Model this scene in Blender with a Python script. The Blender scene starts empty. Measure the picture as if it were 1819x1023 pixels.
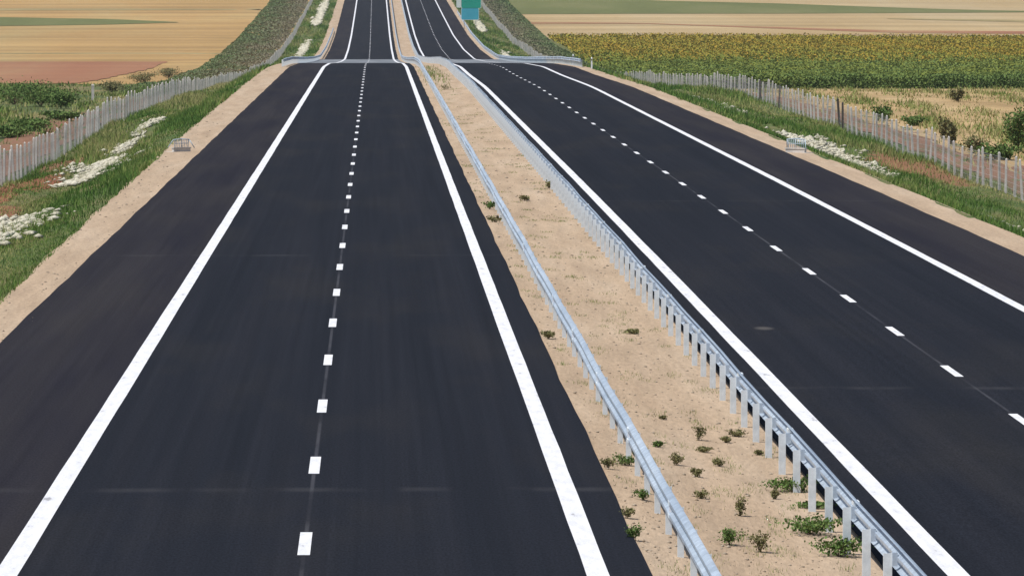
import bpy, math, random
import numpy as np
random.seed(7)
rng = np.random.default_rng(7)
S = bpy.context.scene
COL = S.collection
R = math.radians

# ------------------------------------------------------------------ camera
CAM_H = 7.46
cam_d = bpy.data.cameras.new("camera")
cam = bpy.data.objects.new("camera", cam_d)
COL.objects.link(cam)
cam_d.sensor_width = 36.0
cam_d.lens = 36.0 * 9753 / 1819
cam_d.clip_start = 0.5
cam_d.clip_end = 30000
cam.location = (0, 0, CAM_H)
cam.rotation_euler = (R(90 - 3.16), 0, R(-1.424))
S.camera = cam
S.render.resolution_x = 1024
S.render.resolution_y = 575

# ------------------------------------------------------------------ world and sun
SUN_EL = 61.0
SUN_AZ = 242.0           # clockwise from +Y (road direction): from the left, a little behind the camera
W = bpy.data.worlds.new("World")
S.world = W
W.use_nodes = True
wn = W.node_tree
bg = wn.nodes["Background"]
sky = wn.nodes.new("ShaderNodeTexSky")
sky.sky_type = 'NISHITA'
sky.sun_disc = False
sky.sun_elevation = R(SUN_EL)
sky.sun_rotation = R(SUN_AZ)
wn.links.new(sky.outputs[0], bg.inputs[0])
bg.inputs[1].default_value = 0.085
sl = bpy.data.lights.new("sun", 'SUN')
sl.energy = 4.1
sl.angle = R(0.6)
sl.color = (1.0, 0.955, 0.89)
so = bpy.data.objects.new("sun", sl)
COL.objects.link(so)
so.rotation_euler = (R(90 - SUN_EL), 0, R(180 - SUN_AZ))
so.location = (-60, -30, 90)
S.view_settings.view_transform = 'Standard'
S.view_settings.look = 'None'
S.view_settings.exposure = 0.18
S.view_settings.gamma = 1.0

# ------------------------------------------------------------------ helpers
def tag(o, label=None, cat=None, group=None, kind=None):
    if label: o["label"] = label
    if cat: o["category"] = cat
    if group: o["group"] = group
    if kind: o["kind"] = kind
    return o

def empty(name, loc=(0, 0, 0)):
    o = bpy.data.objects.new(name, None)
    o.empty_display_size = 0.3
    o.location = loc
    COL.objects.link(o)
    return o

def link(name, me, parent=None, loc=None):
    o = bpy.data.objects.new(name, me)
    COL.objects.link(o)
    if parent: o.parent = parent
    if loc is not None: o.location = loc
    return o

def np_mesh(name, verts, faces, mat, smooth=False, rnd=None):
    """verts (n,3), faces (m,k) arrays -> mesh data"""
    me = bpy.data.meshes.new(name)
    verts = np.asarray(verts, dtype=np.float32); faces = np.asarray(faces, dtype=np.int32)
    n, (m, k) = len(verts), faces.shape
    me.vertices.add(n); me.vertices.foreach_set("co", verts.ravel())
    me.loops.add(m * k); me.loops.foreach_set("vertex_index", faces.ravel())
    me.polygons.add(m)
    me.polygons.foreach_set("loop_start", np.arange(m, dtype=np.int32) * k)
    if smooth: me.polygons.foreach_set("use_smooth", np.ones(m, dtype=bool))
    me.update(calc_edges=True)
    if rnd is not None:
        a = me.attributes.new("rnd", 'FLOAT', 'POINT')
        a.data.foreach_set("value", np.asarray(rnd, dtype=np.float32))
    me.materials.append(mat)
    return me

class MB:
    """collects boxes / bars, builds one mesh"""
    def __init__(s): s.v = []; s.f = []
    def box(s, x0, x1, y0, y1, z0, z1):
        b = len(s.v)
        s.v += [(x0,y0,z0),(x1,y0,z0),(x1,y1,z0),(x0,y1,z0),(x0,y0,z1),(x1,y0,z1),(x1,y1,z1),(x0,y1,z1)]
        s.f += [(b,b+3,b+2,b+1),(b+4,b+5,b+6,b+7),(b,b+1,b+5,b+4),(b+1,b+2,b+6,b+5),(b+2,b+3,b+7,b+6),(b+3,b,b+4,b+7)]
        return s
    def tube(s, p, q, r, r2=None, n=8):
        from mathutils import Vector
        p = Vector(p); q = Vector(q); r2 = r if r2 is None else r2
        d = (q - p).normalized()
        a = d.orthogonal().normalized(); c = d.cross(a)
        b = len(s.v)
        for pt, rr in ((p, r), (q, r2)):
            for i in range(n):
                t = 2*math.pi*i/n
                s.v.append(tuple(pt + a*math.cos(t)*rr + c*math.sin(t)*rr))
        for i in range(n):
            j = (i+1) % n
            s.f.append((b+i, b+j, b+n+j, b+n+i))
        s.f.append(tuple(b+i for i in reversed(range(n)))); s.f.append(tuple(b+n+i for i in range(n)))
        return s
    def mesh(s, name, mat, smooth=False):
        me = bpy.data.meshes.new(name)
        me.from_pydata(s.v, [], s.f); me.update()
        if smooth:
            for p in me.polygons: p.use_smooth = True
        me.materials.append(mat)
        return me
    def build(s, name, mat, parent=None, loc=None, smooth=False):
        return link(name, s.mesh(name, mat, smooth), parent, loc)

# ------------------------------------------------------------------ materials
def new_mat(name, rough=0.9, metal=0.0, spec=0.3):
    m = bpy.data.materials.new(name); m.use_nodes = True
    nt = m.node_tree; b = nt.nodes["Principled BSDF"]
    b.inputs["Roughness"].default_value = rough
    b.inputs["Metallic"].default_value = metal
    b.inputs["Specular IOR Level"].default_value = spec
    return m, nt, b

def coords(nt, scale=(1,1,1)):
    tc = nt.nodes.new("ShaderNodeTexCoord"); mp = nt.nodes.new("ShaderNodeMapping")
    mp.inputs["Scale"].default_value = scale
    nt.links.new(tc.outputs["Object"], mp.inputs[0]); return mp.outputs[0]

def noise(nt, scale3=(1,1,1), sc=1.0, detail=4, rough=0.55):
    n = nt.nodes.new("ShaderNodeTexNoise")
    n.inputs["Scale"].default_value = sc; n.inputs["Detail"].default_value = detail
    n.inputs["Roughness"].default_value = rough
    nt.links.new(coords(nt, scale3), n.inputs["Vector"]); return n.outputs["Fac"]

def ramp(nt, fac, stops, interp='LINEAR'):
    r = nt.nodes.new("ShaderNodeValToRGB"); r.color_ramp.interpolation = interp
    el = r.color_ramp.elements
    while len(el) < len(stops): el.new(0.5)
    for e, (p, c) in zip(el, stops):
        e.position = p
        e.color = (*c, 1) if not isinstance(c, (int, float)) else (c, c, c, 1)
    nt.links.new(fac, r.inputs[0]); return r.outputs[0]

def mix(nt, fac, a, b, mode='MIX'):
    m = nt.nodes.new("ShaderNodeMix"); m.data_type = 'RGBA'; m.blend_type = mode
    for sock, v in ((m.inputs[0], fac), (m.inputs[6], a), (m.inputs[7], b)):
        if isinstance(v, (int, float)): sock.default_value = v
        elif isinstance(v, tuple): sock.default_value = (*v, 1)
        else: nt.links.new(v, sock)
    return m.outputs[2]

def mth(nt, op, a, b=None, c=None):
    m = nt.nodes.new("ShaderNodeMath"); m.operation = op
    for s, v in zip(m.inputs, (a, b, c)):
        if v is None: continue
        if isinstance(v, (int, float)): s.default_value = v
        else: nt.links.new(v, s)
    return m.outputs[0]

def bump(nt, b, fac, dist=0.02, strength=0.6):
    n = nt.nodes.new("ShaderNodeBump"); n.inputs["Strength"].default_value = strength
    n.inputs["Distance"].default_value = dist
    nt.links.new(fac, n.inputs["Height"]); nt.links.new(n.outputs[0], b.inputs["Normal"])

def xyz(nt):
    tc = nt.nodes.new("ShaderNodeTexCoord"); sp = nt.nodes.new("ShaderNodeSeparateXYZ")
    nt.links.new(tc.outputs["Object"], sp.inputs[0]); return sp.outputs

def band(nt, v, c, half, soft):
    """1 where |v-c|<half"""
    d = mth(nt, 'ABSOLUTE', mth(nt, 'SUBTRACT', v, c))
    mr = nt.nodes.new("ShaderNodeMapRange"); mr.clamp = True
    mr.inputs[1].default_value = half; mr.inputs[2].default_value = half + soft
    mr.inputs[3].default_value = 1; mr.inputs[4].default_value = 0
    nt.links.new(d, mr.inputs[0]); return mr.outputs[0]

def asphalt(name, xs_line, xs_shoulder, seam_y, smear):
    m, nt, b = new_mat(name, 0.95, spec=0.03)
    x, y, z = xyz(nt)
    lanes = noise(nt, (1.1, 0.012, 1), 1.0, 4, 0.6)
    base = ramp(nt, lanes, [(0.3, (0.0130, 0.0152, 0.0212)), (0.5, (0.0155, 0.0175, 0.0240)), (0.72, (0.0190, 0.0204, 0.0268))])
    # shoulder asphalt is an older, browner mix
    c, half = xs_shoulder
    sh = band(nt, x, c, half, 0.12)
    shc = ramp(nt, noise(nt, (0.5, 0.02, 1), 1.3, 4), [(0.35, (0.0185, 0.0180, 0.0250)), (0.65, (0.030, 0.028, 0.032))])
    base = mix(nt, sh, base, shc)
    # big worn, dusty patches
    blot = ramp(nt, noise(nt, (0.32, 0.05, 1), 1.0, 5, 0.6), [(0.5, 0.0), (0.8, 1.0)])
    base = mix(nt, mth(nt, 'MULTIPLY', blot, 0.45), base, (0.036, 0.033, 0.031))
    # fine tyre streaks
    st = ramp(nt, noise(nt, (7.0, 0.03, 1), 1.0, 3), [(0.35, 0.90), (0.7, 1.08)])
    base = mix(nt, 1.0, base, st, 'MULTIPLY')
    # aggregate
    ag = noise(nt, (1, .22, 1), 30, 3, 0.75)
    base = mix(nt, 1.0, base, ramp(nt, ag, [(0.3, 0.6), (0.7, 1.42)]), 'MULTIPLY')
    # longitudinal joint that the dashes sit on
    jn = ramp(nt, noise(nt, (0.5, 0.25, 1), 1.0, 3), [(0.35, 0.15), (0.6, 0.8)])
    j = mth(nt, 'MULTIPLY', band(nt, x, xs_line, 0.018, 0.02), jn)
    base = mix(nt, mth(nt, 'MULTIPLY', j, 0.32), base, (0.16, 0.16, 0.18))
    # transverse day joint
    wob = mth(nt, 'ADD', y, mth(nt, 'MULTIPLY', noise(nt, (0.3, 0, 0), 1.0, 2), 0.9))
    for sy in seam_y:
        jj = mth(nt, 'MULTIPLY', band(nt, wob, sy, 0.12, 0.35), ramp(nt, noise(nt, (0.8, 0.2, 1), 1.0, 3), [(0.4, 0.0), (0.62, 1.0)]))
        base = mix(nt, mth(nt, 'MULTIPLY', jj, 0.22), base, (0.09, 0.09, 0.095))
    for (sx, sy, rx, ry) in smear:
        v = mth(nt, 'ADD', mth(nt, 'POWER', mth(nt, 'DIVIDE', mth(nt, 'SUBTRACT', x, sx), rx), 2.0),
                mth(nt, 'POWER', mth(nt, 'DIVIDE', mth(nt, 'SUBTRACT', y, sy), ry), 2.0))
        mk = mth(nt, 'MULTIPLY', mth(nt, 'SUBTRACT', 1.0, mth(nt, 'MINIMUM', v, 1.0)), 0.5)
        base = mix(nt, mk, base, (0.14, 0.13, 0.12))
    nt.links.new(base, b.inputs["Base Color"])
    bump(nt, b, ag, 0.004, 0.5)
    return m

M = {}
def simple(name, stops, scale3=(1,1,1), sc=1.0, detail=5, rough=0.95, fine=None, bumpd=None, metal=0, spec=0.25, attr=False, patches=None, streak=None, fs3=(1,1,1)):
    m, nt, b = new_mat(name, rough, metal, spec)
    if attr:
        a = nt.nodes.new("ShaderNodeAttribute"); a.attribute_name = "rnd"
        n1 = noise(nt, scale3, sc, detail)
        fac = mth(nt, 'ADD', mth(nt, 'MULTIPLY', a.outputs["Fac"], 0.45), mth(nt, 'MULTIPLY', n1, 0.55))
    else:
        fac = noise(nt, scale3, sc, detail)
    col = ramp(nt, fac, stops)
    if streak:
        (s3, lo, hi) = streak
        col = mix(nt, 1.0, col, ramp(nt, noise(nt, s3, 1.0, 4), [(0.35, lo), (0.65, hi)]), 'MULTIPLY')
    if patches:
        x, y, z = xyz(nt)
        wn_ = noise(nt, (0.9, 0.35, 1), 1.0, 4)
        for (px, py, rx, ry, c) in patches:
            v = mth(nt, 'ADD', mth(nt, 'POWER', mth(nt, 'DIVIDE', mth(nt, 'SUBTRACT', x, px), rx), 2.0),
                    mth(nt, 'POWER', mth(nt, 'DIVIDE', mth(nt, 'SUBTRACT', y, py), ry), 2.0))
            v = mth(nt, 'ADD', v, mth(nt, 'MULTIPLY', mth(nt, 'SUBTRACT', wn_, 0.5), 2.2))
            mk = mth(nt, 'SUBTRACT', 1.0, mth(nt, 'SMOOTH_MIN', mth(nt, 'MAXIMUM', v, 0.0), 1.0, 0.3))
            mk = mth(nt, 'MINIMUM', mth(nt, 'MULTIPLY', mk, 2.5), 1.0)
            col = mix(nt, mk, col, c)
    if fine:
        (fs, lo, hi) = fine
        fn = noise(nt, fs3, fs, 4, 0.7)
        col = mix(nt, 1.0, col, ramp(nt, fn, [(0.3, lo), (0.7, hi)]), 'MULTIPLY')
        if bumpd: bump(nt, b, fn, bumpd, 0.8)
    nt.links.new(col, b.inputs["Base Color"])
    M[name] = m
    return m

asph_l = asphalt('asphalt_left', -0.95, (-6.35, 1.62), [81.5, 152.0], [])
asph_r = asphalt('asphalt_right', 11.47, (16.8, 1.5), [105.0, 190.0], [(8.65, 122, 0.25, 0.7)])
paint = simple('road_paint', [(0.28, (0.34, 0.34, 0.36)), (0.36, (0.66, 0.67, 0.70)), (0.7, (0.82, 0.82, 0.85))], (3, 0.5, 1), 2.2, rough=0.7, detail=8, fine=(22, 0.84, 1.06))
sand = simple('sandy_gravel', [(0.25, (0.37, 0.268, 0.178)), (0.5, (0.43, 0.320, 0.218)), (0.75, (0.47, 0.365, 0.262))],
              (1, 0.07, 1), 0.9, 7, fine=(13, 0.82, 1.14), fs3=(1, .16, 1), bumpd=0.03, streak=((2.2, 0.16, 1), 0.90, 1.07))
verge_m = simple('verge_soil', [(0.25, (0.045, 0.085, 0.018)), (0.45, (0.09, 0.12, 0.035)), (0.6, (0.16, 0.15, 0.06)), (0.8, (0.24, 0.19, 0.09))],
                 (1, 0.3, 1), 0.35, 6, fine=(4, 0.6, 1.35), bumpd=0.1,
                 patches=[(-14.6, 232, 1.4, 16, (0.24, 0.095, 0.05)), (25.2, 255, 1.8, 20, (0.24, 0.12, 0.06)), (-15.2, 212, 1.2, 12, (0.24, 0.10, 0.05)), (-14.2, 200, 1.6, 9, (0.23, 0.10, 0.055)), (-14.9, 262, 1.0, 14, (0.22, 0.11, 0.06))])
sheen_m = simple('painted_sky_sheen', [(0.3, (0.13, 0.145, 0.165)), (0.7, (0.21, 0.225, 0.245))], (0.6, 0.05, 1), 0.5, rough=0.9, spec=0.1)  # sky reflection and haze on the far asphalt, put into the colour
red_soil = simple('red_soil', [(0.3, (0.11, 0.10, 0.04)), (0.42, (0.19, 0.10, 0.058)), (0.58, (0.24, 0.125, 0.075)), (0.68, (0.15, 0.13, 0.055))], (1, 0.12, 1), 0.6, fine=(5, 0.7, 1.25), bumpd=0.06)
scrub_m = simple('scrub_ground', [(0.3, (0.045, 0.085, 0.02)), (0.48, (0.10, 0.12, 0.04)), (0.6, (0.22, 0.17, 0.08)), (0.75, (0.32, 0.24, 0.11))],
                 (1, 0.12, 1), 0.12, 6, fine=(2.2, 0.6, 1.4), bumpd=0.2)
clay_m = simple('ploughed_clay', [(0.3, (0.28, 0.12, 0.062)), (0.5, (0.30, 0.145, 0.075)), (0.7, (0.33, 0.20, 0.10))], (1, 0.06, 1), 0.04, 5, fine=(1.0, 0.85, 1.12), streak=((0.01, 0.12, 1), 0.86, 1.1))
stub_m = simple('stubble', [(0.3, (0.34, 0.215, 0.080)), (0.5, (0.39, 0.245, 0.095)), (0.7, (0.39, 0.285, 0.125))], (0.5, 0.06, 1), 0.05, 5, fine=(0.8, 0.86, 1.12), streak=((0.006, 0.07, 1), 0.78, 1.12))
stub2_m = simple('pale_stubble', [(0.3, (0.37, 0.26, 0.125)), (0.5, (0.41, 0.30, 0.155)), (0.7, (0.43, 0.34, 0.20))], (0.5, 0.06, 1), 0.05, 5, fine=(0.8, 0.88, 1.1), streak=((0.006, 0.06, 1), 0.80, 1.1))
dry_m = simple('dry_grass_ground', [(0.3, (0.30, 0.20, 0.09)), (0.5, (0.42, 0.29, 0.14)), (0.7, (0.48, 0.35, 0.19))], (1, 0.12, 1), 0.15, 6, fine=(2.5, 0.7, 1.25), bumpd=0.15, streak=((0.05, 0.1, 1), 0.8, 1.1))
olive_m = simple('olive_stubble', [(0.3, (0.24, 0.19, 0.085)), (0.5, (0.30, 0.24, 0.11)), (0.7, (0.38, 0.29, 0.14))], (0.5, 0.1, 1), 0.08, 5, fine=(0.9, 0.85, 1.12))
crop_m = simple('green_crop', [(0.3, (0.105, 0.115, 0.035)), (0.5, (0.13, 0.14, 0.045)), (0.7, (0.17, 0.165, 0.065))], (0.5, 0.1, 1), 0.08, 5, fine=(0.9, 0.8, 1.2))
leaf_m = simple('sunflower_leaf', [(0.15, (0.075, 0.125, 0.03)), (0.4, (0.125, 0.185, 0.05)), (0.6, (0.20, 0.22, 0.035)), (0.9, (0.34, 0.25, 0.035))], (0.06, 0.05, 0), 1.0, attr=True)
flower_m = simple('sunflower_bloom', [(0.2, (0.30, 0.19, 0.022)), (0.5, (0.36, 0.235, 0.03)), (0.8, (0.38, 0.28, 0.04))], (0.06, 0.05, 0), 1.0, attr=True)
grass_m = simple('grass_blade', [(0.25, (0.045, 0.105, 0.018)), (0.45, (0.095, 0.18, 0.032)), (0.6, (0.18, 0.225, 0.06)), (0.75, (0.36, 0.32, 0.14))], (0.5, 0.07, 0), 1.0, attr=True)
scrubleaf_m = simple('scrub_leaf', [(0.2, (0.10, 0.17, 0.06)), (0.45, (0.14, 0.17, 0.08)), (0.6, (0.19, 0.18, 0.11)), (0.8, (0.25, 0.21, 0.15))], (0.1, 0.03, 0), 1.0, attr=True)
shrubleaf_m = simple('shrub_leaf', [(0.2, (0.05, 0.09, 0.02)), (0.5, (0.085, 0.15, 0.035)), (0.8, (0.17, 0.23, 0.07))], (0.5, 0.5, 0.5), 1.0, attr=True)
brownleaf_m = simple('dry_weed_leaf', [(0.2, (0.12, 0.11, 0.045)), (0.5, (0.17, 0.165, 0.07)), (0.8, (0.27, 0.25, 0.12))], (1, 1, 1), 1.0, attr=True)
clod_m = simple('clod_stone', [(0.3, (0.20, 0.15, 0.10)), (0.6, (0.38, 0.32, 0.25))], (3, 3, 3), 2.0)
stem_m = simple('woody_stem', [(0.3, (0.09, 0.065, 0.04)), (0.7, (0.15, 0.11, 0.07))], (4, 4, 1), 2.0)
galv = simple('galvanised_steel', [(0.3, (0.38, 0.46, 0.56)), (0.7, (0.58, 0.66, 0.75))], (2, 0.35, 2), 1.0, rough=0.45, metal=0.35, spec=0.5, fine=(5, 0.72, 1.2))
galv_post = simple('galvanised_post', [(0.3, (0.64, 0.71, 0.76)), (0.7, (0.80, 0.85, 0.88))], (1, 1, 3), 2.0, rough=0.6, metal=0.1, spec=0.4, fine=(9, .85, 1.08))
refl_m = simple('reflector_white', [(0.3, (0.80, 0.82, 0.86)), (0.7, (0.86, 0.86, 0.9))], (1,1,1), 1.0, rough=0.35)
conc = simple('weathered_concrete', [(0.3, (0.40, 0.38, 0.36)), (0.5, (0.55, 0.52, 0.485)), (0.75, (0.66, 0.61, 0.56))], (1, 1, 1), 1.5, fine=(12, 0.85, 1.1))
dark_post = simple('rusty_dark_steel', [(0.3, (0.07, 0.065, 0.06)), (0.7, (0.13, 0.11, 0.10))], (2, 2, 2), 2.0)
wire = simple('fence_wire', [(0.3, (0.50, 0.51, 0.51)), (0.7, (0.62, 0.62, 0.61))], (1,1,1), 0.2, rough=0.5, metal=0.3)
lime = simple('pale_limestone', [(0.3, (0.34, 0.32, 0.22)), (0.42, (0.49, 0.46, 0.35)), (0.7, (0.64, 0.61, 0.50))], (1.5, 0.3, 1), 0.8, fine=(5, 0.7, 1.15), bumpd=0.08)
sign_green = simple('sign_green', [(0.3, (0.015, 0.33, 0.24)), (0.7, (0.02, 0.38, 0.28))], (1,1,1), 0.5, rough=0.45)
sign_blue = simple('sign_blue', [(0.3, (0.06, 0.38, 0.50)), (0.7, (0.08, 0.44, 0.56))], (1,1,1), 0.5, rough=0.45)
sign_pale = simple('sign_white', [(0.3, (0.70, 0.78, 0.74)), (0.7, (0.76, 0.82, 0.78))], (1,1,1), 0.5, rough=0.45)
rail_paint = simple('pale_blue_paint', [(0.3, (0.30, 0.38, 0.45)), (0.7, (0.52, 0.60, 0.66))], (3,3,3), 1.0, rough=0.5)

# ------------------------------------------------------------------ terrain profile
_T = np.arange(-500, 9001, 5.0)
def prof(pts, win=9):
    x, y = zip(*pts)
    v = np.interp(_T, x, y)
    k = np.ones(win) / win
    vp = np.pad(v, win, mode='edge')
    return np.convolve(np.convolve(vp, k, 'same'), k, 'same')[win:-win]
FAR = [(1500, 5.6), (1700, 10.0), (2100, 17.0), (3000, 26), (9000, 40)]
P_L = prof([(-500,0),(500,0),(560,-.55),(670,-2.05),(760,-3.15),(846,-4.0),(950,-3.75),(1075,-2.46),(1230,.3),(1406,3.6)] + FAR, 3)
P_D = prof([(-500,-.42),(70,-.35),(110,-.22),(150,-.10),(205,.03),(387,.28),(450,.05),(500,0),(9000,0)], 5)
P_TL = prof([(-500,-1.2),(240,-1.2),(333,-1.27),(426,-1.6),(547,-3.3),(700,-5.0),(850,-5.6),(950,-5.0),(1075,-3.7),(1230,-.9),(1406,2.4)] + [(a, b-1.2) for a, b in FAR])
P_TR = prof([(-500,-1.5),(230,-1.45),(284,-1.2),(330,-.8),(384,-.75),(418,-1.0),(473,-1.8),(598,-3.7),(700,-4.8),(850,-5.6),(950,-5.1),(1075,-4.3),(1230,-1.5),(1406,2.0)] + [(a, b-1.2) for a, b in FAR], 5)
def ip(t, y): return np.interp(y, _T, t)
def zL(y): return ip(P_L, y)
def zR(y): return ip(P_L, y) + ip(P_D, y)
XL_EDGE, XL_IN, XR_IN, XR_EDGE = -7.85, 3.5, 6.80, 18.1
def ls_edge(y): return -np.interp(y, [60, 110, 150, 260, 420, 2000], [8.7, 8.75, 9.05, 9.6, 9.9, 9.6])   # outer edge of the sandy shoulder
def ground(x, y):
    x = np.asarray(x, float); y = np.asarray(y, float)
    x, y = np.broadcast_arrays(x, y)
    zl, zr = zL(y), zR(y); tl, tr = ip(P_TL, y), ip(P_TR, y)
    a = zl - 0.035; e = ls_edge(y)
    out = np.zeros_like(x)
    # left side
    u = np.clip((e - x), 0, None)                  # metres beyond shoulder
    w = (-16.0 - e) * -1
    f = np.interp(u / w, [0, .33, .47, .60, .72, 1.0], [0, .48, .72, .82, .74, 1.0])
    left = a + (tl - a) * f
    # right
    b = zr - 0.035
    f2 = np.interp(x, [19.4, 21.2, 21.9, 22.8, 23.6, 27.0], [0, .45, .72, .82, .72, 1.0])
    right = b + (tr - b) * f2
    t = np.clip((x - XL_IN) / (XR_IN - XL_IN), 0, 1)
    mid = (a + (b - a) * t) - 0.05 * np.sin(np.pi * t)
    out = np.where(x < e, left, np.where(x < XL_IN + .2, np.minimum(a, a), mid))
    out = np.where(x > XR_IN - .01, b, out)
    out = np.where(x > 19.4, right, out)
    # soft unevenness off the road
    off = np.clip(np.maximum(-10.0 - x, x - 20.0) / 3.0, 0, 1) * np.clip((36.0 - np.abs(x)) / 8.0, 0, 1)
    und = 0.10*np.sin(x*0.9 + y*0.11) * np.sin(y*0.07 + 1.3) + 0.06*np.sin(x*2.1 - y*0.23) + 0.10*np.sin(y*0.045 + x*0.05)
    far = np.clip((np.maximum(-x, x) - 60) / 300, 0, 1)
    out = out + off * und + far * 1.2 * np.sin(x*0.006 + 1) * np.sin(y * 0.004)
    return out

YR = np.unique(np.concatenate([np.arange(-200, 40, 20), np.arange(40, 420, 4), np.arange(420, 720, 3), np.arange(720, 1520, 6), np.arange(1520, 2100, 40), np.arange(2100, 8001, 300)])).astype(float)

def sheet(name, xcols, ys, mat, dz=0.0, zf=None, kind='structure', parent=None, jit=0.0, xf=None):
    """conforming sheet: xcols fractions or absolute; xf(y)->array of columns"""
    zf = zf or ground
    V = []
    for y in ys:
        xs = np.asarray(xf(y) if xf else xcols, float).copy()
        if jit:
            xs[0] += (rng.random()-.5)*jit; xs[-1] += (rng.random()-.5)*jit
        V.append(np.stack([xs, np.full(len(xs), y), zf(xs, np.full(len(xs), y)) + dz], 1))
    n = len(V[0]); V = np.concatenate(V)
    i = np.arange(len(ys)-1)[:, None]*n + np.arange(n-1)[None, :]
    i = i.ravel()
    F = np.stack([i, i+1, i+n+1, i+n], 1)
    o = link(name, np_mesh(name, V, F, mat, smooth=True), parent)
    if kind: o["kind"] = kind
    return o

# base terrain sheet
xcols = np.unique(np.concatenate([[-4000,-2500,-1500,-900,-600,-400,-300,-230,-180,-140,-110,-90,-70,-55,-45,-38,-32,-28,-25,-22,-20,-18.5,-17],
        np.arange(-16,-8.5,.5), [-8.3,-8,-6,-3,0,2,3.3,3.6,4.2,5,5.8,6.6,6.9,7.2,8,10,13,16,18,18.6,19.2], np.arange(19.4,28,.45),
        [28.5,30,32,35,38,42,46,52,60,70,90,110,140,180,230,300,400,600,900,1500,2500,4000]]))
def base_z(x, y):
    g = ground(x, y)
    g = np.where((x > -8.4) & (x < 18.7), g - 0.12, g)
    return g - 0.5*np.clip((np.maximum(-x - 20.5, x - 33)) / 6, 0, 1)
g = sheet('ground', xcols, YR, verge_m, zf=base_z)

# sandy shoulders and median
yroad = YR[(YR >= -60) & (YR <= 3000)]
def jitter_line(y, s, ph): return s*(math.sin(y*0.9+ph)*0.4 + math.sin(y*2.7+ph*2)*0.3 + math.sin(y*0.23+ph)*0.5)
sheet('gravel_shoulder', None, yroad, sand, dz=0.012, xf=lambda y: np.array([float(ls_edge(y)) + jitter_line(y, .12, 1), float(ls_edge(y))*.6 - 8.3*.4 , -8.2, -7.6]))
sheet('gravel_shoulder', None, yroad, sand, dz=0.012, xf=lambda y: np.array([17.9, 18.5, 19.0, 19.42 + jitter_line(y, .14, 3)]))
sheet('gravel_median', None, yroad, sand, dz=0.0, xf=lambda y: np.linspace(3.35, 6.93, 9))

# carriageways
def road_sheet(name, x0, x1, zf, mat, seed):
    def xf(y):
        w = jitter_line(y, .03, seed); w2 = jitter_line(y, .03, seed+5)
        return np.concatenate([[x0 + w], np.linspace(x0+.5, x1-.5, 8), [x1 + w2]])
    return sheet(name, None, yroad, mat, zf=lambda x, y: zf(y), xf=xf)
road_l = road_sheet('carriageway', XL_EDGE, XL_IN, zL, asph_l, 1)
road_r = road_sheet('carriageway', XR_IN, XR_EDGE, zR, asph_r, 2)
for o, sides in ((road_l, ((XL_IN, zL), (XL_EDGE, zL))), (road_r, ((XR_IN, zR), (XR_EDGE, zR)))): pass

def line(parent, xc, w, zf):
    o = sheet('edge_line', None, yroad, paint, dz=0.005, zf=lambda x, y: zf(y), kind=None, parent=parent,
              xf=lambda y: np.array([xc - w/2 + (rng.random()-.5)*.012, xc + w/2 + (rng.random()-.5)*.012]))
    return o
line(road_l, -4.69, .30, zL); line(road_l, 2.81, .29, zL)
line(road_r, 7.70, .30, zR); line(road_r, 15.25, .27, zR)

def dashes(parent, xc, y0, zf, w=.165, L=3.0, step=12.0):
    k0 = int((20 - y0)//step)
    ys = [y0 + k*step for k in range(k0, int((1500-y0)/step))]
    near = ys[:98]; rest = ys[98:]
    def geo(y):
        r = np.array([y - L/2, y, y + L/2]); z = zf(r) + .005
        v = [(xc-w/2, r[0], z[0]), (xc+w/2, r[0], z[0]), (xc+w/2, r[1], z[1]), (xc-w/2, r[1], z[1]), (xc+w/2, r[2], z[2]), (xc-w/2, r[2], z[2])]
        return v, [(0,1,2,3),(3,2,4,5)]
    for y in near:
        v, f = geo(y); mb = MB(); mb.v = v; mb.f = f
        mb.build('lane_dash', paint, parent)
    mb = MB()
    for y in rest:
        v, f = geo(y); b = len(mb.v); mb.v += v; mb.f += [tuple(b+i for i in q) for q in f]
    if rest: tag(mb.build('lane_dash', paint, parent), kind='stuff')
dashes(road_l, -.95, 73.2, zL)
dashes(road_r, 11.47, 96.9, zR)

# grazing sky sheen and haze, painted as pale strips in the dip past the crest
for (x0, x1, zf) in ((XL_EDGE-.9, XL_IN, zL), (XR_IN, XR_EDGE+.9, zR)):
    sheet('painted_sheen_strip', None, yroad[(yroad > 600) & (yroad < 835)], sheen_m, dz=.003, zf=lambda x, y: zf(y), xf=lambda y: np.linspace(x0, x1, 5))
# ------------------------------------------------------------------ guardrails
WP = [(0,.44),(.025,.445),(.078,.485),(.078,.53),(.012,.575),(.012,.615),(.078,.66),(.078,.705),(.025,.745),(0,.75)]
def beam_mesh(x, side, y0, y1):
    ys = np.arange(y0, y1 + .1, 6.0)
    prof_ = [(a, b) for a, b in WP] + [(a - .012, b) for a, b in reversed(WP)]
    n = len(prof_); V = []; F = []
    for y in ys:
        z = float(ground(x, y))
        wob = 0.012*math.sin(y*.31) ; wz = 0.010*math.sin(y*.17+1)
        for a, b in prof_: V.append((x + side*a + wob, y, z + b + wz))
    for i in range(len(ys)-1):
        for j in range(n):
            k = (j+1) % n
            F.append((i*n+j, i*n+k, (i+1)*n+k, (i+1)*n+j))
    return V, F

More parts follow.
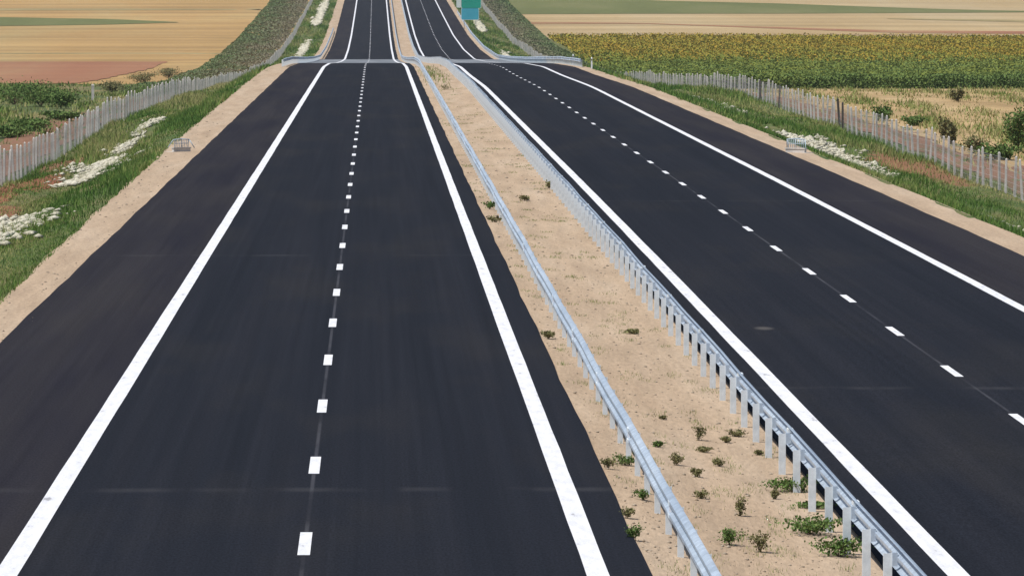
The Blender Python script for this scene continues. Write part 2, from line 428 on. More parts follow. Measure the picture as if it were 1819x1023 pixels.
def rail_post_mb(side):
    # C channel post behind the beam
    m = MB(); s = side
    xa, xb = (-.165, -.055) if s > 0 else (.015, .10)
    m.box(xa, xb, -.004, .004, -.35, .66)
    m.box(xa, xa + .006, .004, .05, -.35, .66)
    m.box(xb - .006, xb, .004, .05, -.35, .66)
    return m
def spacer_mb(side):
    m = MB(); s = side
    a, b = sorted((s*-.055, s*.01))
    m.box(a - .001, b, -.05, .06, .50, .67)
    return m
POSTM = {s: rail_post_mb(s).mesh('post', galv_post) for s in (1, -1)}
SPM = {s: spacer_mb(s).mesh('spacer', galv) for s in (1, -1)}
REFM = {}
for s_ in (1, -1):
    rm = MB(); rm.box(min(s_*.014, s_*.085), max(s_*.014, s_*.085), -.006, .006, .565, .675); REFM[s_] = rm.mesh('reflector', refl_m)
sp = MB(); sp.box(-.0, .086, -.17, .17, .50, .515).box(0, .087, -.16, .16, .655, .712).box(0, .087, -.16, .16, .482, .535)
SPLM = {1: sp.mesh('splice_plate', galv_post)}
sp = MB(); sp.box(-.087, 0, -.16, .16, .655, .712).box(-.087, 0, -.16, .16, .482, .535)
SPLM[-1] = sp.mesh('splice_plate', galv_post)
def guardrail(x, side, y0, y1, ypost, label, step=3.0, parts=98):
    """side = +1 beam faces +x"""
    t = empty('guardrail', (x, ypost, float(ground(x, ypost))))
    tag(t, label, 'guardrail')
    o = np.array(t.location)
    V, F = beam_mesh(x, side, y0, y1)
    mb = MB(); mb.v = [tuple(np.array(v) - o) for v in V]; mb.f = F
    mb.build('beam', galv, t, smooth=False)
    ys = np.arange(ypost - step*int((ypost - y0)//step), y1, step)
    rest = MB()
    for i, y in enumerate(ys):
        z = float(ground(x, y)); rel = (0.0, y - o[1], z - o[2])
        if i < parts:
            p = link('post', POSTM[side], t, rel)
            q = link('spacer', SPM[side], p, (0, 0, 0))
        else:
            b = len(rest.v); src = POSTM[side]
            rest.v += [(v.co.x, v.co.y + rel[1], v.co.z + rel[2]) for v in src.vertices]
            rest.f += [tuple(b + k for k in pl.vertices) for pl in src.polygons]
        if i % 4 == 1 and i < 200:
            link('splice_plate', SPLM[side], t, (rel[0], rel[1]+.4, rel[2]))
            if i < 120: link('reflector', REFM[side], t, (0, rel[1]+.3, rel[2]))
    if rest.v: tag(rest.build('post', galv_post, t), kind='stuff')
    return t
guardrail(3.98, -1, 57, 1500, 72.4, 'steel guardrail on the left edge of the sandy median, facing the left carriageway')
guardrail(6.57, 1, 57, 1500, 80.9, 'steel guardrail on the right edge of the median, showing its row of posts from behind')
guardrail(-8.45, 1, 505, 1110, 505.5, 'distant guardrail on the left outer shoulder past the crest')
guardrail(18.75, -1, 500, 1260, 500.5, 'distant guardrail on the right outer shoulder past the crest')

# ------------------------------------------------------------------ fences
def fence(pts, y0, y1, label, dark):
    px, py = zip(*pts)
    fx = lambda y: float(np.interp(y, py, px))
    t = empty('wire_fence', (fx(y0), y0, float(ground(fx(y0), y0)))); tag(t, label, 'fence')
    o = np.array(t.location)
    pm = MB(); pm.v = [(-.055,-.05,-.3),(.055,-.05,-.3),(.055,.05,-.3),(-.055,.05,-.3),(-.045,-.042,1.58),(.045,-.042,1.58),(.045,.042,1.58),(-.045,.042,1.58),(0,0,1.64)]
    pm.f = [(0,1,5,4),(1,2,6,5),(2,3,7,6),(3,0,4,7),(4,5,8),(5,6,8),(6,7,8),(7,4,8)]
    PM = pm.mesh('post', conc)
    dm = MB(); dm.v = [(a*1.25, b*1.25, c*1.06) for a, b, c in pm.v]; dm.f = pm.f
    DM = dm.mesh('post', dark_post)
    rest = MB(); y = y0; i = 0
    while y < y1:
        x = fx(y) + random.uniform(-.06, .06); z = float(ground(x, y))
        s = random.uniform(.9, 1.07)
        if i < 99:
            isd = any(abs(y - d) < 1.6 for d in dark)
            p = link('post', DM if isd else PM, t, (x - o[0], y - o[1], z - o[2]))
            p.rotation_euler = (random.gauss(0, .03), random.gauss(0, .035), random.uniform(-.2, .2)); p.scale = (1, 1, s)
            if isd: p["label"] = "dark rusty post among the pale concrete ones"
        else:
            b = len(rest.v); lx = random.gauss(0, .03)
            rest.v += [(vx + x - o[0] + lx*vz, vy + y - o[1], vz*s + z - o[2]) for vx, vy, vz in pm.v]
            rest.f += [tuple(b + k for k in q) for q in pm.f]
        y += random.uniform(2.85, 3.15); i += 1
    tag(rest.build('post', conc, t), kind='stuff')
    # woven wire: verticals and horizontals
    yy = np.concatenate([np.arange(y0, 620, .22), np.arange(620, y1, .45)])
    xx = np.interp(yy, py, px); zz = ground(xx, yy)
    r = np.where(yy < 620, .0028, .004)
    sag = 1.45 + .05*np.sin(yy*1.05)
    tri = np.array([(1,0),(-.5,.87),(-.5,-.87)])
    V = np.zeros((len(yy), 6, 3))
    for k, (a, b) in enumerate(tri):
        V[:, k] = np.stack([xx + a*r, yy + b*r, zz + .05], 1)
        V[:, 3+k] = np.stack([xx + a*r, yy + b*r, zz + sag], 1)
    base = np.arange(len(yy))[:, None]*6
    F = np.concatenate([base + np.array([[0,1,4,3]]), base + np.array([[1,2,5,4]]), base + np.array([[2,0,3,5]])])
    V = V.reshape(-1, 3)
    hv = []; hf = []; nb = len(V)
    yh = np.arange(y0, y1, 3.0); xh = np.interp(yh, py, px); zh = ground(xh, yh)
    for h in (.06, .3, .55, .8, 1.05, 1.28, 1.47):
        P = np.zeros((len(yh), 3, 3))
        for k, (a, b) in enumerate(tri): P[:, k] = np.stack([xh + b*.004, yh, zh + h + a*.004], 1)
        bs = np.arange(len(yh)-1)[:, None]*3 + nb
        for (a, b) in ((0,1),(1,2),(2,0)): hf.append(bs + np.array([[a, b, b+3, a+3]]))
        hv.append(P.reshape(-1, 3)); nb += len(yh)*3
    V = np.concatenate([V] + hv) - o; F = np.concatenate([F] + hf)
    link('wire_mesh', np_mesh('wire_mesh', V, F, wire), t)
    return t
fence([(-15.6,150),(-15.8,230),(-16.3,330),(-16.4,1500)], 196, 1480, 'long fence of pale concrete posts and wire left of the motorway', [])
fence([(26.5,180),(27,300),(27,1500)], 196, 1480, 'long fence of pale posts and wire right of the motorway, below the sunflower field', [366.0, 385.0, 318.0])

# ------------------------------------------------------------------ fields
def field(name, corners, mat, dz=.03, n=50, step=5.0, yn=None, yf=None):
    """corners: (x_left_near, x_right_near, y_near, x_left_far, x_right_far, y_far, slant) ; rows in y, slant tilts rows: y += slant*(x-x0)"""
    xl0, xr0, y0, xl1, xr1, y1, sl0, sl1 = corners
    rows = max(3, int((y1-y0)/step))
    V = []
    for i in range(rows+1):
        t = i/rows
        a = xl0 + (xl1-xl0)*t; b = xr0 + (xr1-xr0)*t
        # columns denser towards the road
        q = np.linspace(0, 1, n)**2 if abs(a) < abs(b) else 1 - np.linspace(1, 0, n)**2
        xs = a + (b-a)*q
        sl = sl0 + (sl1-sl0)*t
        near = a if abs(a) < abs(b) else b
        q0 = np.interp(xs, *zip(*yn)) if yn else y0 + 0*xs
        q1 = np.interp(xs, *zip(*yf)) if yf else y1 + 0*xs
        ys = q0 + (q1-q0)*t
        e = 0.5 if i in (0, rows) else 0
        ys = ys + e*(rng.random(n)-.5)*2
        xs = xs + np.where((np.arange(n) == 0) | (np.arange(n) == n-1), (rng.random(n)-.5)*.8, 0)
        V.append(np.stack([xs, ys, ground(xs, ys) + dz], 1))
    V = np.concatenate(V)
    i = (np.arange(rows)[:, None]*n + np.arange(n-1)[None, :]).ravel()
    F = np.stack([i, i+1, i+n+1, i+n], 1)
    o = link(name, np_mesh(name, V, F, mat, smooth=True)); o["kind"] = 'structure'
    return o
# left of the road (x decreasing)
field('bare_soil_strip', (-22.5, -16.9, 200, -18.5, -16.9, 520, 0, 0), red_soil, n=6)
field('scrubland', (-700, -18.0, -195, -700, -18.0, 668, 0, 0), scrub_m, dz=.0)
field('stubble_field', (-900, -17.5, 669, -900, -17.5, 968, 0, 0), stub_m)
field('ploughed_field', (-900, -37, 672, -900, -34, 905, 0, 0), clay_m, dz=.10)
field('olive_strip', (-900, -24, 970, -900, -24, 978, 0, 0), olive_m, dz=.05, step=2)
field('stubble_field', (-900, -17.5, 968.5, -900, -17.5, 1700, 0, 0), stub_m)
field('green_field', (-900, -44, 1192, -900, -44, 1275, 0, 0), crop_m, dz=.10, yn=[(-900,1170),(-85,1192),(-60,1203),(-44,1222)], yf=[(-900,1300),(-90,1275),(-60,1252),(-44,1226)])
field('olive_strip', (-900, -27, 1335, -900, -27, 1350, 0, 0), olive_m, dz=.08, step=3, yn=[(-900,1300),(-27,1342)], yf=[(-900,1320),(-90,1358),(-27,1350)])
# right
field('bare_soil_strip', (27.9, 31.5, 200, 27.9, 30.0, 470, 0, 0), red_soil, n=6)
field('dry_grass_field', (31.0, 700, -195, 29.5, 700, 534, 0, 0), dry_m, dz=.04)
field('sunflower_ground', (29.5, 900, 535, 29.5, 900, 1110, 0, 0), crop_m)
field('stubble_field', (29.5, 1200, 1112, 29.5, 1200, 2050, 0, 0), stub2_m)
field('green_field', (29.5, 175, 1330, 29.5, 175, 1440, 0, 0), crop_m, dz=.10, yn=[(29.5,1318),(100,1330),(175,1352)], yf=[(29.5,1560),(75,1450),(105,1428),(150,1368),(175,1356)])
field('olive_strip', (120, 1200, 1268, 120, 1200, 1290, 0, 0), olive_m, dz=.10, step=3, yn=[(120,1284),(160,1250),(1200,1150)], yf=[(120,1288),(160,1275),(1200,1200)])
field('brown_strip', (30, 1200, 1165, 30, 1200, 1300, 0, 0), clay_m, dz=.08, step=3, yn=[(30,1232),(60,1236),(110,1165),(200,1150),(1200,1100)], yf=[(30,1252),(60,1240),(110,1185),(160,1180),(1200,1110)])
# ------------------------------------------------------------------ leafy scatter
def quads(pos, size, up=0.5, aspect=1.0):
    """randomly turned quads at pos (n,3), size (n,)"""
    n = len(pos)
    a = rng.normal(size=(n, 3)); a /= np.linalg.norm(a, axis=1)[:, None]
    b = rng.normal(size=(n, 3)); b[:, 2] *= up
    b -= a * (a*b).sum(1)[:, None]; b /= np.linalg.norm(b, axis=1)[:, None]
    s = size[:, None]*.5
    V = np.stack([pos - a*s, pos + b*s*aspect*.7, pos + a*s, pos - b*s*aspect*.7], 1).reshape(-1, 3)
    F = np.arange(n*4).reshape(n, 4)
    return V, F
def blades(x, y, h, w, z=None):
    n = len(x)
    z = ground(x, y) if z is None else z
    a = rng.random(n)*2*np.pi
    dx, dy = np.cos(a)*w/2, np.sin(a)*w/2
    lx, ly = rng.normal(size=n)*h*.35, rng.normal(size=n)*h*.35
    P = np.stack([np.stack([x-dx, y-dy, z-.02], 1), np.stack([x+dx, y+dy, z-.02], 1), np.stack([x+lx, y+ly, z+h], 1)], 1).reshape(-1, 3)
    return P, np.arange(n*3).reshape(n, 3)
def stuff(name, V, F, mat, rnd, label, cat):
    o = link(name, np_mesh(name, V, F, mat, rnd=rnd)); tag(o, label, cat, kind='stuff'); return o

def inv_density(n, y0, y1, p=1.0):
    """sample y with density ~ 1/y^p"""
    u = rng.random(n)
    if p == 1.0: return y0*(y1/y0)**u
    q = 1-p
    return (y0**q + u*(y1**q - y0**q))**(1/q)
def verge_grass(side, n):
    y = inv_density(n, 100, 1500, 1.6)
    if side < 0:
        e = -ls_edge(y); x = -(e - .1 + (16.6 - e) * rng.random(n)**.9)
    else:
        x = 19.35 + (27.6 - 19.35) * rng.random(n)**.9
    # gaps: ditch lining and bare patches
    c = np.abs(x)
    d0 = 12.65 if side < 0 else 22.3
    nz = np.sin(y*.11)*.5 + np.sin(y*.043+1.7)*.6 + np.sin(y*.3+x)*.25
    keep = (np.abs(c - d0) > .45 + .25*np.sin(y*.3)) | (nz < -.15)
    keep &= rng.random(n) < .62 + .38*np.sin(x*1.3 + y*.09)
    for (qx, qy, rx_, ry_) in ((-14.6, 232, 1.2, 15), (-15.2, 212, 1.1, 12), (-14.2, 200, 1.3, 9), (-14.9, 262, .9, 12), (25.2, 255, 1.6, 18)):
        keep &= (((x-qx)/rx_)**2 + ((y-qy)/ry_)**2 > .9) | (rng.random(n) < .38)
    x, y = x[keep], y[keep]; n = len(x)
    lush = np.clip(1 - (np.abs(x) - (9 if side < 0 else 19)) / 9, .2, 1)
    h = (.10 + .22*rng.random(n)) * (1 + .7*np.sin(y*.05)*np.sin(x*.8)) * np.clip(y/300, .8, 1.6)
    w = .035*np.clip(y/200, .7, 5)
    V, F = blades(x, y, h, w)
    dry = .25*np.sin(y*.06 + x*.7) + .25*(np.abs(x) > (12 if side < 0 else 24)) - .05
    dry = dry + (.34*np.clip((y - 380)/60, 0, 1)*(y < 700)*(np.abs(x) > 11) if side < 0 else .12*np.clip((y-330)/80, 0, 1)*(y < 600))
    t = np.clip(rng.random(n)*.7 + dry + .1, 0, 1)
    return V, F, np.repeat(t, 3)
V, F, r_ = verge_grass(-1, 260000)
stuff('verge_grass', V, F, grass_m, r_, 'green roadside grass growing between the left gravel shoulder and the fence', 'grass')
V, F, r_ = verge_grass(1, 230000)
stuff('verge_grass', V, F, grass_m, r_, 'green roadside grass growing between the right gravel shoulder and the fence', 'grass')

# dry grass and scrub beyond the fences
def outer(side, n, y0, y1, h0, label, mat, xoff, bias):
    y = inv_density(n, y0, y1, 1.3)
    xm = np.where(side < 0, 667 + 60, 1152 + 60)*y/9753.
    x = side*(xoff + (np.maximum(xm, xoff+8) - xoff)*rng.random(n))
    cl = np.sin(x*.5+y*.05)*np.sin(y*.035+x*.1) + .5*np.sin(x*1.7-y*.13)
    keep = rng.random(n) < (.45 + .5*cl)*np.where(np.abs(x) < xoff + 3.4, .16, 1)
    x, y, cl = x[keep], y[keep], cl[keep]
    h = h0*(.4 + .8*rng.random(len(x)))*(1+.6*np.clip(cl, 0, 2))
    V, F = blades(x, y, h, .05 + .05*y/300)
    return stuff('field_weeds', V, F, mat, np.repeat(np.clip(rng.random(len(x))*.6 + bias - .3*np.clip(cl,0,1), 0, 1), 3), label, 'weeds')
outer(-1, 42000, 215, 668, .32, 'mixed green and straw weeds beyond the left fence', grass_m, 17.4, .5)
outer(1, 34000, 215, 534, .26, 'dry straw coloured grass beyond the right fence', grass_m, 28.5, .75)

# sunflower crop
def crop(n, y0, y1, yellow):
    y = inv_density(n, y0, y1, 1.2)
    x0 = np.interp(y, [538, 600, 1000], [29.8, 30.2, 34.5])
    xm = 1230*y/9753.
    x = x0 + (xm - x0)*rng.random(n)
    row = np.round(x/.9)*.9 + rng.normal(size=n)*.16
    x = np.where(y < 640, row, x)
    return x, y
x, y = crop(230000, 538, 1100, False)
y = np.where(rng.random(len(y)) < .12, 538 + rng.random(len(y))*4, y)
front = y < 543
hh = np.where(front, rng.random(len(x))*1.35, 1.0 + .4*rng.random(len(x)))*(1+.08*np.sin(x*.7)) 
gz = ground(x, y) + hh
V, F = quads(np.stack([x, y, gz], 1), (.24 + .20*rng.random(len(x)))*(y/700))
stuff('sunflower_crop', V, F, leaf_m, np.repeat(np.clip(rng.random(len(x))*.34 + .05 + np.interp(y, [538, 560, 700, 840, 930, 1060], [.05, .2, .26, .34, .72, .9]), 0, 1.3), 4), 'dense green sunflower plants standing in the field right of the motorway', 'crop')
x, y = crop(60000, 640, 1108, True)
keep = rng.random(len(x)) < np.clip((y - 820)/160, 0, 1)*(.75 + .25*np.sin(x*.1+y*.03))
x, y = x[keep], y[keep]
V, F = quads(np.stack([x, y, ground(x, y) + 1.36 + .14*rng.random(len(x))], 1), .26 + .12*rng.random(len(x))*(y/800), up=.3)
stuff('sunflower_blooms', V, F, flower_m, np.repeat(rng.random(len(x)), 4), 'yellow blooms over the far half of the sunflower field', 'flowers')

# dark scrub belts beside the far stretch
def belt(x0, x1, y0, y1, n, label, hs=1.0):
    y = inv_density(n, y0, y1, 1.0); u = rng.random(n)
    x = x0 + (x1-x0)*u
    hm = (.35 + .8*(.5 + .5*np.sin(x*.8 + y*.06)*np.sin(y*.045 - x*.3))) * np.sin(np.pi*np.clip(u, .05, .95))**.5 * np.clip((y-y0)/60, .3, 1) * hs
    z = ground(x, y) + rng.random(n)**.7*hm
    V, F = quads(np.stack([x, y, z], 1), (.22 + .25*rng.random(n))*(y/900))
    stuff('scrub_belt', V, F, scrubleaf_m, np.repeat(np.clip(rng.random(n)*.45 + (u if x0 < 0 else 1-u)*.75 - .1, 0, 1), 4), label, 'scrub')
belt(-27.5, -17.6, 570, 1500, 70000, 'dark low scrub running along the outside of the left fence in the distance', .4)
belt(28.3, 35, 620, 1500, 55000, 'dark low scrub running along the outside of the right fence in the distance', .35)

# ------------------------------------------------------------------ ditch lining of pale stone
def ditch(xc, segs, label):
    t = empty('drainage_ditch', (xc, segs[0][0], float(ground(xc, segs[0][0])))); tag(t, label, 'ditch')
    o = np.array(t.location); SV = []; SF = []
    for (y0, y1, w, dx) in segs:
        ys = np.arange(y0, y1 + .01, 1.5); n = 9; V = []
        for y in ys:
            taper = min(1, (y - y0)/4 + .25, (y1 - y)/4 + .25)
            xs = xc + dx + .25*math.sin(y*.21) + np.linspace(-w, w, n)*.75*taper*(1 + .25*math.sin(y*.9) + rng.random()*.2)
            V.append(np.stack([xs, np.full(n, y) + rng.normal(size=n)*.1, ground(xs, np.full(n, y)) + -.02 + .12*rng.random(n)], 1))
        V = np.concatenate(V) - o
        i = (np.arange(len(ys)-1)[:, None]*n + np.arange(n-1)[None, :]).ravel()
        link('stone_lining', np_mesh('stone_lining', V, np.stack([i, i+1, i+n+1, i+n], 1), lime), t)
        # broken stones lying over and beside the lining
        m = int((y1-y0)*w*13); yy = y0 + (y1-y0)*rng.random(m)
        xx = xc + dx + rng.normal(size=m)*w*.62*np.minimum(1, np.minimum(yy-y0, y1-yy)/6 + .3)
        sz = (.06 + .15*rng.random(m)**2)*max(1, y0/320)
        c = np.stack([xx, yy, ground(xx, yy) + .09], 1)
        oc = np.array([(1.3,0,0),(0,1.6,0),(-1.3,0,0),(0,-1.6,0),(0,0,.6),(0,0,-.6)], float)
        P = c[:, None, :] + oc[None]*sz[:, None, None]*(.6 + .7*rng.random((m, 6, 1))) + rng.normal(size=(m, 6, 3))*sz[:, None, None]*.15
        of = np.array([(0,1,4),(1,2,4),(2,3,4),(3,0,4),(1,0,5),(2,1,5),(3,2,5),(0,3,5)])
        SV.append(P.reshape(-1, 3) - o); SF.append((np.arange(m)[:, None, None]*6 + of[None]).reshape(-1, 3) + sum(len(q) for q in SV[:-1]))
    tag(link('stones', np_mesh('stones', np.concatenate(SV), np.concatenate(SF), lime), t), kind='stuff')
    return t
ditch(-12.5, [(164, 197, 1.15, .1), (230, 264, 1.15, -.1), (264, 300, .45, -.45), (303, 345, .30, -.9), (900, 1060, .5, -.3), (1180, 1420, .6, -.2)],
      'pale stone lined ditch showing in broken patches through the left verge grass')
ditch(22.4, [(166, 209, .50, -.25), (212, 238, .45, -.1), (243, 300, .80, .1), (340, 392, .6, .2), (900, 980, .4, 0), (1150, 1400, .5, .3)],
      'pale stone lined ditch showing in broken patches through the right verge grass')

# ------------------------------------------------------------------ plants
def plant(name, x, y, h, w, label, cat, mat, group=None, n=160, stems=6, lf=.07, z=None, squash=1.0):
    z = float(ground(x, y)) if z is None else z
    t = empty(name, (x, y, z)); tag(t, label, cat, group)
    mb = MB(); tips = []
    for i in range(stems):
        a = random.uniform(0, 2*math.pi); r = random.uniform(.2, 1)*w/2
        tip = (math.cos(a)*r, math.sin(a)*r*squash, h*random.uniform(.55, 1))
        mid = (tip[0]*.35, tip[1]*.35, tip[2]*.55)
        rr = max(.004, h*.012)
        mb.tube((random.uniform(-.02,.02), random.uniform(-.02,.02), -.04), mid, rr, rr*.8, 5); mb.tube(mid, tip, rr*.8, rr*.35, 5)
        tips += [tip, mid, tip]
    mb.build('stem', stem_m, t)
    T = np.array(tips)
    pick = T[rng.integers(0, len(T), n)]
    pos = pick + rng.normal(size=(n, 3))*np.array([w*.14, w*.14*squash, h*.14])
    pos[:, 2] = np.clip(pos[:, 2], .01, None)
    V, F = quads(pos, lf*(.6 + .8*rng.random(n)), up=.6, aspect=.9)
    link('leaves', np_mesh('leaves', V, F, mat, rnd=np.repeat(rng.random(n), 4)), t)
    return t

F_PX = 9753.; TH = math.atan(538.5/9753); YAW = R(1.424)
def at(px, py, zf=None):
    """world point of a photograph pixel on the ground (used only to read positions off the photo)"""
    u = (px - 909.5)/F_PX; v = (511.5 - py)/F_PX
    c, s = math.cos(TH), math.sin(TH)
    d = np.array([u, c + v*s, -s + v*c])
    d = np.array([d[0]*math.cos(YAW) + d[1]*math.sin(YAW), -d[0]*math.sin(YAW) + d[1]*math.cos(YAW), d[2]])
    lo = 40.; f = lambda t: CAM_H + d[2]*t - float(ground(d[0]*t, d[1]*t))
    t = lo
    while f(t) > 0 and t < 2500: t += 2.
    a, b = t-2., t
    for _ in range(20):
        m_ = (a+b)/2
        if f(m_) > 0: a = m_
        else: b = m_
    return d[0]*b, d[1]*b

G, B = shrubleaf_m, brownleaf_m
WEEDS = [ # px, py(base), height, width, mat, label
 (1405, 872, .22, .75, G, 'broad green weed clump at the foot of the right guardrail, farthest of three such clumps'),
 (1440, 948, .24, .85, G, 'widest green weed clump against the right guardrail, middle of three such clumps'),
 (1492, 988, .26, .60, G, 'green weed clump at the right guardrail, nearest to the bottom of the photo'),
 (1445, 902, .10, .40, G, 'small low green weed by a guardrail post just below the farthest clump'),
 (1296, 967, .24, .34, G, 'bushy bright green weed alone in the middle of the sand'),
 (1351, 980, .30, .24, B, 'tall thin brown weed right of the bushy bright green one'),
 (1315, 916, .30, .18, B, 'upright brown weed above the bushy green one in the sand'),
 (1241, 782, .28, .18, B, 'tall dark brown weed, farthest upright one in the median'),
 (1202, 826, .22, .18, B, 'brown weed just right of the left guardrail with a long shadow'),
 (1247, 803, .10, .26, B, 'low flat olive weed below the farthest upright brown one'),
 (1238, 847, .14, .16, B, 'stubby brown weed half way between the two guardrails'),
 (1245, 885, .13, .14, B, 'small brown weed left of the upright brown one'),
 (1278, 828, .14, .15, B, 'small brown weed right of the long shadowed one'),
 (1309, 775, .12, .26, B, 'spreading olive weed near the right guardrail at the far end of the weedy sand'),
 (1291, 786, .12, .16, B, 'small brown weed left of the spreading olive one'),
 (1377, 886, .16, .12, B, 'thin brown weed between the upright brown weed and the right guardrail'),
 (1112, 826, .18, .36, G, 'green weed touching the left guardrail on its carriageway side'),
 (1080, 830, .16, .18, B, 'small brown weed by the asphalt, left of the green one at the guardrail'),
 (1143, 888, .16, .20, G, 'small dull green weed between the asphalt and the left guardrail'),
 (1113, 918, .14, .18, B, 'small brown weed close to the asphalt edge'),
 (1127, 958, .20, .20, G, 'green weed on the asphalt edge, nearest to the bottom of the photo'),
 (1168, 794, .10, .16, G, 'tiny green weed just right of the left guardrail'),
 (1349, 808, .09, .12, B, 'tiny brown weed near the posts of the right guardrail'),
 (1178, 745, .07, .10, B, 'tiny brown weed, farthest in the weedy part of the sand'),
]
for (px, py, h, w, mt, lab) in WEEDS:
    x, y = at(px, py)
    plant('weed', x, y, h*.82, w*random.uniform(1.0, 1.25), lab, 'weed', mt, 'weeds in the sandy median', n=int(160 + 900*w), stems=9 if w < .4 else 20, lf=.036 if w < .4 else .05)
# far small weeds in the median
for (px, py, h, w, mt, lab) in [
 (933, 357, .18, .35, B, 'small brown weed patch beyond the middle of the sandy median'),
 (975, 335, .22, .25, B, 'small dark weed by the right guardrail far up the median'),
 (1128, 593, .08, .45, B, 'low brown weed streak in the middle of the bare sand'),
 (870, 372, .22, .45, G, 'yellow green weeds beside the asphalt, left of the left guardrail'),
 (975, 600, .12, .25, B, 'small brown weed between asphalt and left guardrail, half way up'),
 (790, 160, .3, .9, B, 'yellowish weed patch on the median just before the crest'),
 (880, 395, .20, .40, B, 'brown weeds just below the yellow green ones by the left guardrail')]:
    x, y = at(px, py)
    plant('weed', x, y, h, w, lab, 'weed', mt, 'weeds in the sandy median', n=160, stems=8, lf=.08)

# pebbles, clods and thin dry sprouts over the median and shoulders
n = 4500
y = inv_density(n, 60, 330, 2.2); x = 3.55 + 3.3*rng.random(n)
sh = rng.random(n) < .2; x = np.where(sh, ls_edge(y) + .1 + rng.random(n)*1.2, x)
sz = (.006 + .03*rng.random(n)**4)*np.clip(y/110, 1, 2)
oc = np.array([(1,0,0),(0,1,0),(-1,0,0),(0,-1,0),(0,0,.7),(0,0,-.7)], float)
P = np.stack([x, y, ground(x, y) + .006 + .012*sh], 1)[:, None] + oc[None]*sz[:, None, None]*(.6 + .8*rng.random((n, 6, 1)))
of = np.array([(0,1,4),(1,2,4),(2,3,4),(3,0,4),(1,0,5),(2,1,5),(3,2,5),(0,3,5)])
stuff('pebbles', P.reshape(-1, 3), (np.arange(n)[:, None, None]*6 + of[None]).reshape(-1, 3), clod_m, None, 'small stones and clods strewn over the sandy median and shoulder', 'stones')
n = 9000
cx = 3.6 + 3.1*rng.random(220); cy = inv_density(220, 66, 480, 1.6); k = rng.integers(0, 220, n)
x = cx[k] + rng.normal(size=n)*.09*np.clip(cy[k]/110, 1, 3); y = cy[k] + rng.normal(size=n)*.35
ok_ = (x > 3.56) & (x < 6.78); x, y = x[ok_], y[ok_]
hb = .02 + .05*rng.random(len(x))
x2 = 4.8 + .5*rng.normal(size=520); y2 = 462 + 26*rng.normal(size=520)
x2 = np.clip(x2, 3.7, 6.3)
x = np.concatenate([x, x2]); y = np.concatenate([y, y2]); hb = np.concatenate([hb,   .10 + .2*rng.random(520)])
V, F = blades(x, y, hb, .012*np.clip(y/100, 1, 3)*np.where(hb > .1, 1.6, 1))
stuff('dry_sprouts', V, F, grass_m, np.repeat(.35 + .6*rng.random(len(x)), 3), 'thin dry grass sprouts scattered over the sandy median', 'grass')

# shrubs beyond the fences
SHR = [
 (1806, 272, 1.9, 1.6, G, 'dark green shrub behind the right fence at the edge of the photo'),
 (1676, 250, 1.1, .7, B, 'small brown shrub in the dry field, left one of a pair'),
 (1694, 262, 1.1, .6, B, 'small brown shrub in the dry field, right one of a pair'),
 (1732, 272, .8, 1.0, B, 'low brown shrub close behind the right fence'),
 (1570, 216, .8, 1.4, G, 'light green bush behind the right fence, below the sunflower edge'),
 (1622, 226, .6, 1.4, G, 'low light green bush poking above the right fence'),
 (1780, 285, .7, 2.0, G, 'wide low green bush beside the dark shrub at the right edge'),
 (1700, 182, .8, .9, B, 'tiny lone bush on the dry field near the sunflowers'),
 (25, 186, 1.6, 5.0, G, 'wide dark green bush behind the left fence, at the left edge'),
 (72, 190, 1.4, 3.6, G, 'rounded dark green bush second from the left edge'),
 (108, 192, 1.1, 2.4, G, 'dark green bush ending the row of bushes on the left'),
 (60, 232, .6, 3.0, G, 'dull green bush in front of the dark bush row on the left'),
 (20, 246, .6, 2.2, G, 'green bush low at the left edge behind the fence'),
 (110, 214, .5, 2.2, G, 'spreading green bush right of the dull green one on the left'),
 (200, 165, 1.0, 2.6, B, 'olive bush behind the left fence, right of the pale stake'),
 (255, 148, 1.1, 3.2, B, 'olive brown bush below the red ploughed field'),
 (300, 140, 1.2, 3.0, B, 'olive brown bush nearest to the dark scrub on the left'),
]
for (px, py, h, w, mt, lab) in SHR:
    x, y = at(px, py)
    plant('shrub', x, y, h, w, lab, 'shrub', mt, n=1500 if w > 1.5 else 600, stems=16 if w > 1.5 else 8, lf=.16, squash=1.0)

# pale stake beyond the left fence
x, y = at(165, 178)
t = empty('marker_stake', (x, y, float(ground(x, y)))); tag(t, 'pale concrete marker stake standing in the weeds beyond the left fence', 'marker post')
MB().box(-.11, .11, -.09, .09, -.2, 1.15).build('stake', conc, t)
m_ = MB(); m_.v = [(-.13,-.11,1.15),(.13,-.11,1.15),(.13,.11,1.15),(-.13,.11,1.15),(-.1,-.08,1.27),(.1,-.08,1.27),(.1,.08,1.27),(-.1,.08,1.27)]
m_.f = [(3,2,1,0),(4,5,6,7),(0,1,5,4),(1,2,6,5),(2,3,7,6),(3,0,4,7)]; m_.build('cap', conc, t)

# delineator posts at the crest on the right
for (px, py, lab) in ((1018, 121, 'white delineator post at the crest on the right shoulder, left one'), (1051, 128, 'white delineator post at the crest on the right shoulder, right one')):
    x = 19.25; y = x*9753/(px - 667.)
    t = empty('delineator_post', (x, y, float(ground(x, y)))); tag(t, lab, 'delineator post', 'delineator posts')
    a = MB(); a.v = [(-.07,-.05,-.2),(.07,-.05,-.2),(0,.07,-.2),(-.06,-.045,.95),(.06,-.045,.95),(0,.06,1.05)]
    a.f = [(0,1,4,3),(1,2,5,4),(2,0,3,5),(3,4,5)]; a.build('post', refl_m, t)
    MB().box(-.045, .045, -.062, -.05, .72, .86).build('reflector', dark_post, t)

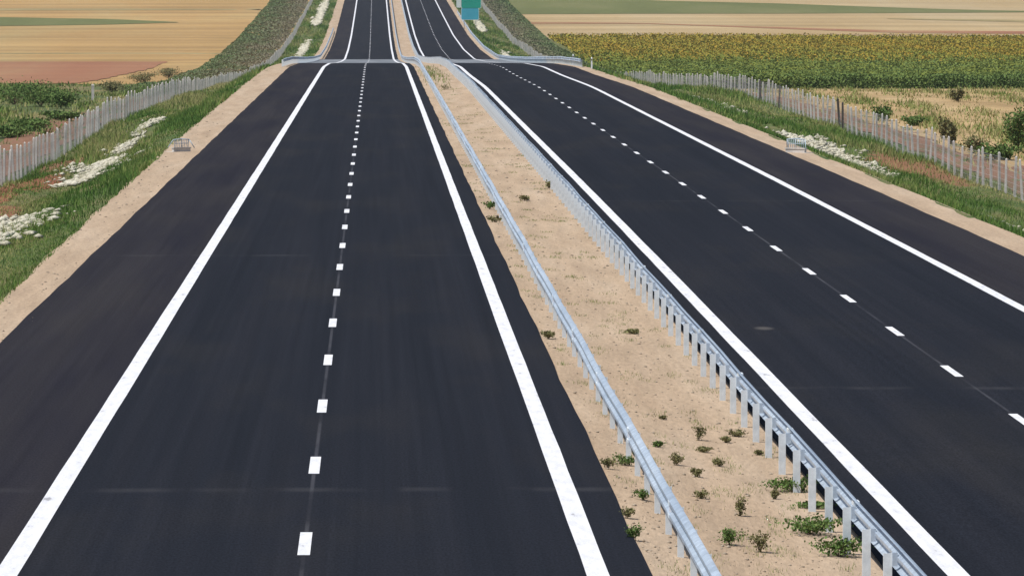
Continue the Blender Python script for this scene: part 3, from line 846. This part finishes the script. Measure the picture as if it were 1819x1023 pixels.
# ------------------------------------------------------------------ drain outlets with short railings
def outlet(x, y, flip, label, s=1.0):
    z = float(ground(x, y))
    t = empty('drain_outlet', (x, y, z)); tag(t, label, 'drain outlet')
    f = flip
    hw = MB(); hw.box(-.75, .75, -.12, .12, -.5, .28); hw.box(-.8, .8, -.16, .16, .28, .36)
    o = hw.build('headwall', conc, t)
    ch = MB()
    for k in range(5):   # stepped chute running down the slope
        a, b = sorted((f*(.75 + .35*k), f*(.75 + .35*(k+1))))
        ch.box(a, b - .004, -.45, .45, -.75 - .14*k, .04 - .14*k)
    ch.build('chute', conc, t)
    r = MB()
    for px in (-.6, 0, .6): r.tube((px, 0, .34), (px - f*.05, 0, 1.0 - .06*abs(px)), .035)
    r.tube((-.72, 0, .95), (0, 0, 1.02), .04); r.tube((0, 0, 1.02), (.72, 0, .95), .04)
    r.tube((-.6, 0, .66), (.6, 0, .66), .025)
    r.tube((-.72, 0, .95), (-.95, .35, .36), .035); r.tube((.72, 0, .95), (.98, -.3, .30), .035)
    for k in range(9):
        px = -.6 + .15*k
        r.tube((px, .03, .34), (px - f*.04, .0, .95), .022, n=6)
    r.build('railing', rail_paint, t, smooth=True)
    t.scale = (s*.85, s*.85, s*.8)
    t.rotation_euler = (0, 0, flip*R(-38))
    return t
x, y = at(322, 270); outlet(x, y, -1, 'small concrete drain outlet with pale blue railing on the left gravel shoulder', .72)
x, y = at(1414, 272); outlet(x, y, 1, 'larger concrete drain outlet with pale blue railing on the right shoulder', .78)

# ------------------------------------------------------------------ far road sign
sy = 1120.; sx = (835-667)*sy/9753
sz = float(ground(sx, sy))
t = empty('road_sign', (sx, sy, sz)); tag(t, 'big green and blue road sign on two posts beside the far right carriageway', 'road sign')
for px in (-1.2, 1.2):
    link('leg', MB().tube((px, .12, -.5), (px, .12, 6.5), .08).mesh('leg', galv_post, True), t)
def panel(name, x0, x1, z0, z1, mat, yoff=0.0, border=True):
    if border: panel('border', x0-.07, x1+.07, z0-.07, z1+.07, sign_pale, yoff+.004, False)
    r = .25; pts = []
    for (cx, cz, a0) in ((x1-r, z0+r, -90), (x1-r, z1-r, 0), (x0+r, z1-r, 90), (x0+r, z0+r, 180)):
        for k in range(5):
            a = R(a0 + 22.5*k); pts.append((cx + r*math.cos(a), cz + r*math.sin(a)))
    n = len(pts); m = MB()
    m.v = [(a, yoff, b) for a, b in pts] + [(a, yoff + .06, b) for a, b in pts]
    m.f = [tuple(range(n)), tuple(reversed(range(n, 2*n)))] + [(i, i+n, (i+1) % n + n, (i+1) % n) for i in range(n)]
    return m.build(name, mat, t)
panel('lower_panel', -1.75, 1.75, 2.0, 4.3, sign_blue)
panel('upper_panel', -1.75, 2.2, 4.36, 7.0, sign_green)
panel('side_panel', -2.7, -1.85, 4.5, 6.2, sign_pale)

# ------------------------------------------------------------------ haze
mb = MB(); mb.box(-4600, 4600, -400, 8600, -9.0, 60.0)
hm = bpy.data.materials.new('haze_air'); hm.use_nodes = True
hn = hm.node_tree; hn.nodes.clear()
ho = hn.nodes.new('ShaderNodeOutputMaterial'); hv_ = hn.nodes.new('ShaderNodeVolumePrincipled')
hv_.inputs['Color'].default_value = (0.84, 0.88, 0.94, 1); hv_.inputs['Density'].default_value = 0.00006
hv_.inputs['Anisotropy'].default_value = 0.2
hn.links.new(hv_.outputs[0], ho.inputs['Volume'])
tag(mb.build('haze', hm), 'thin pale blue haze hanging in the air over the far road and fields', 'haze', kind='stuff')
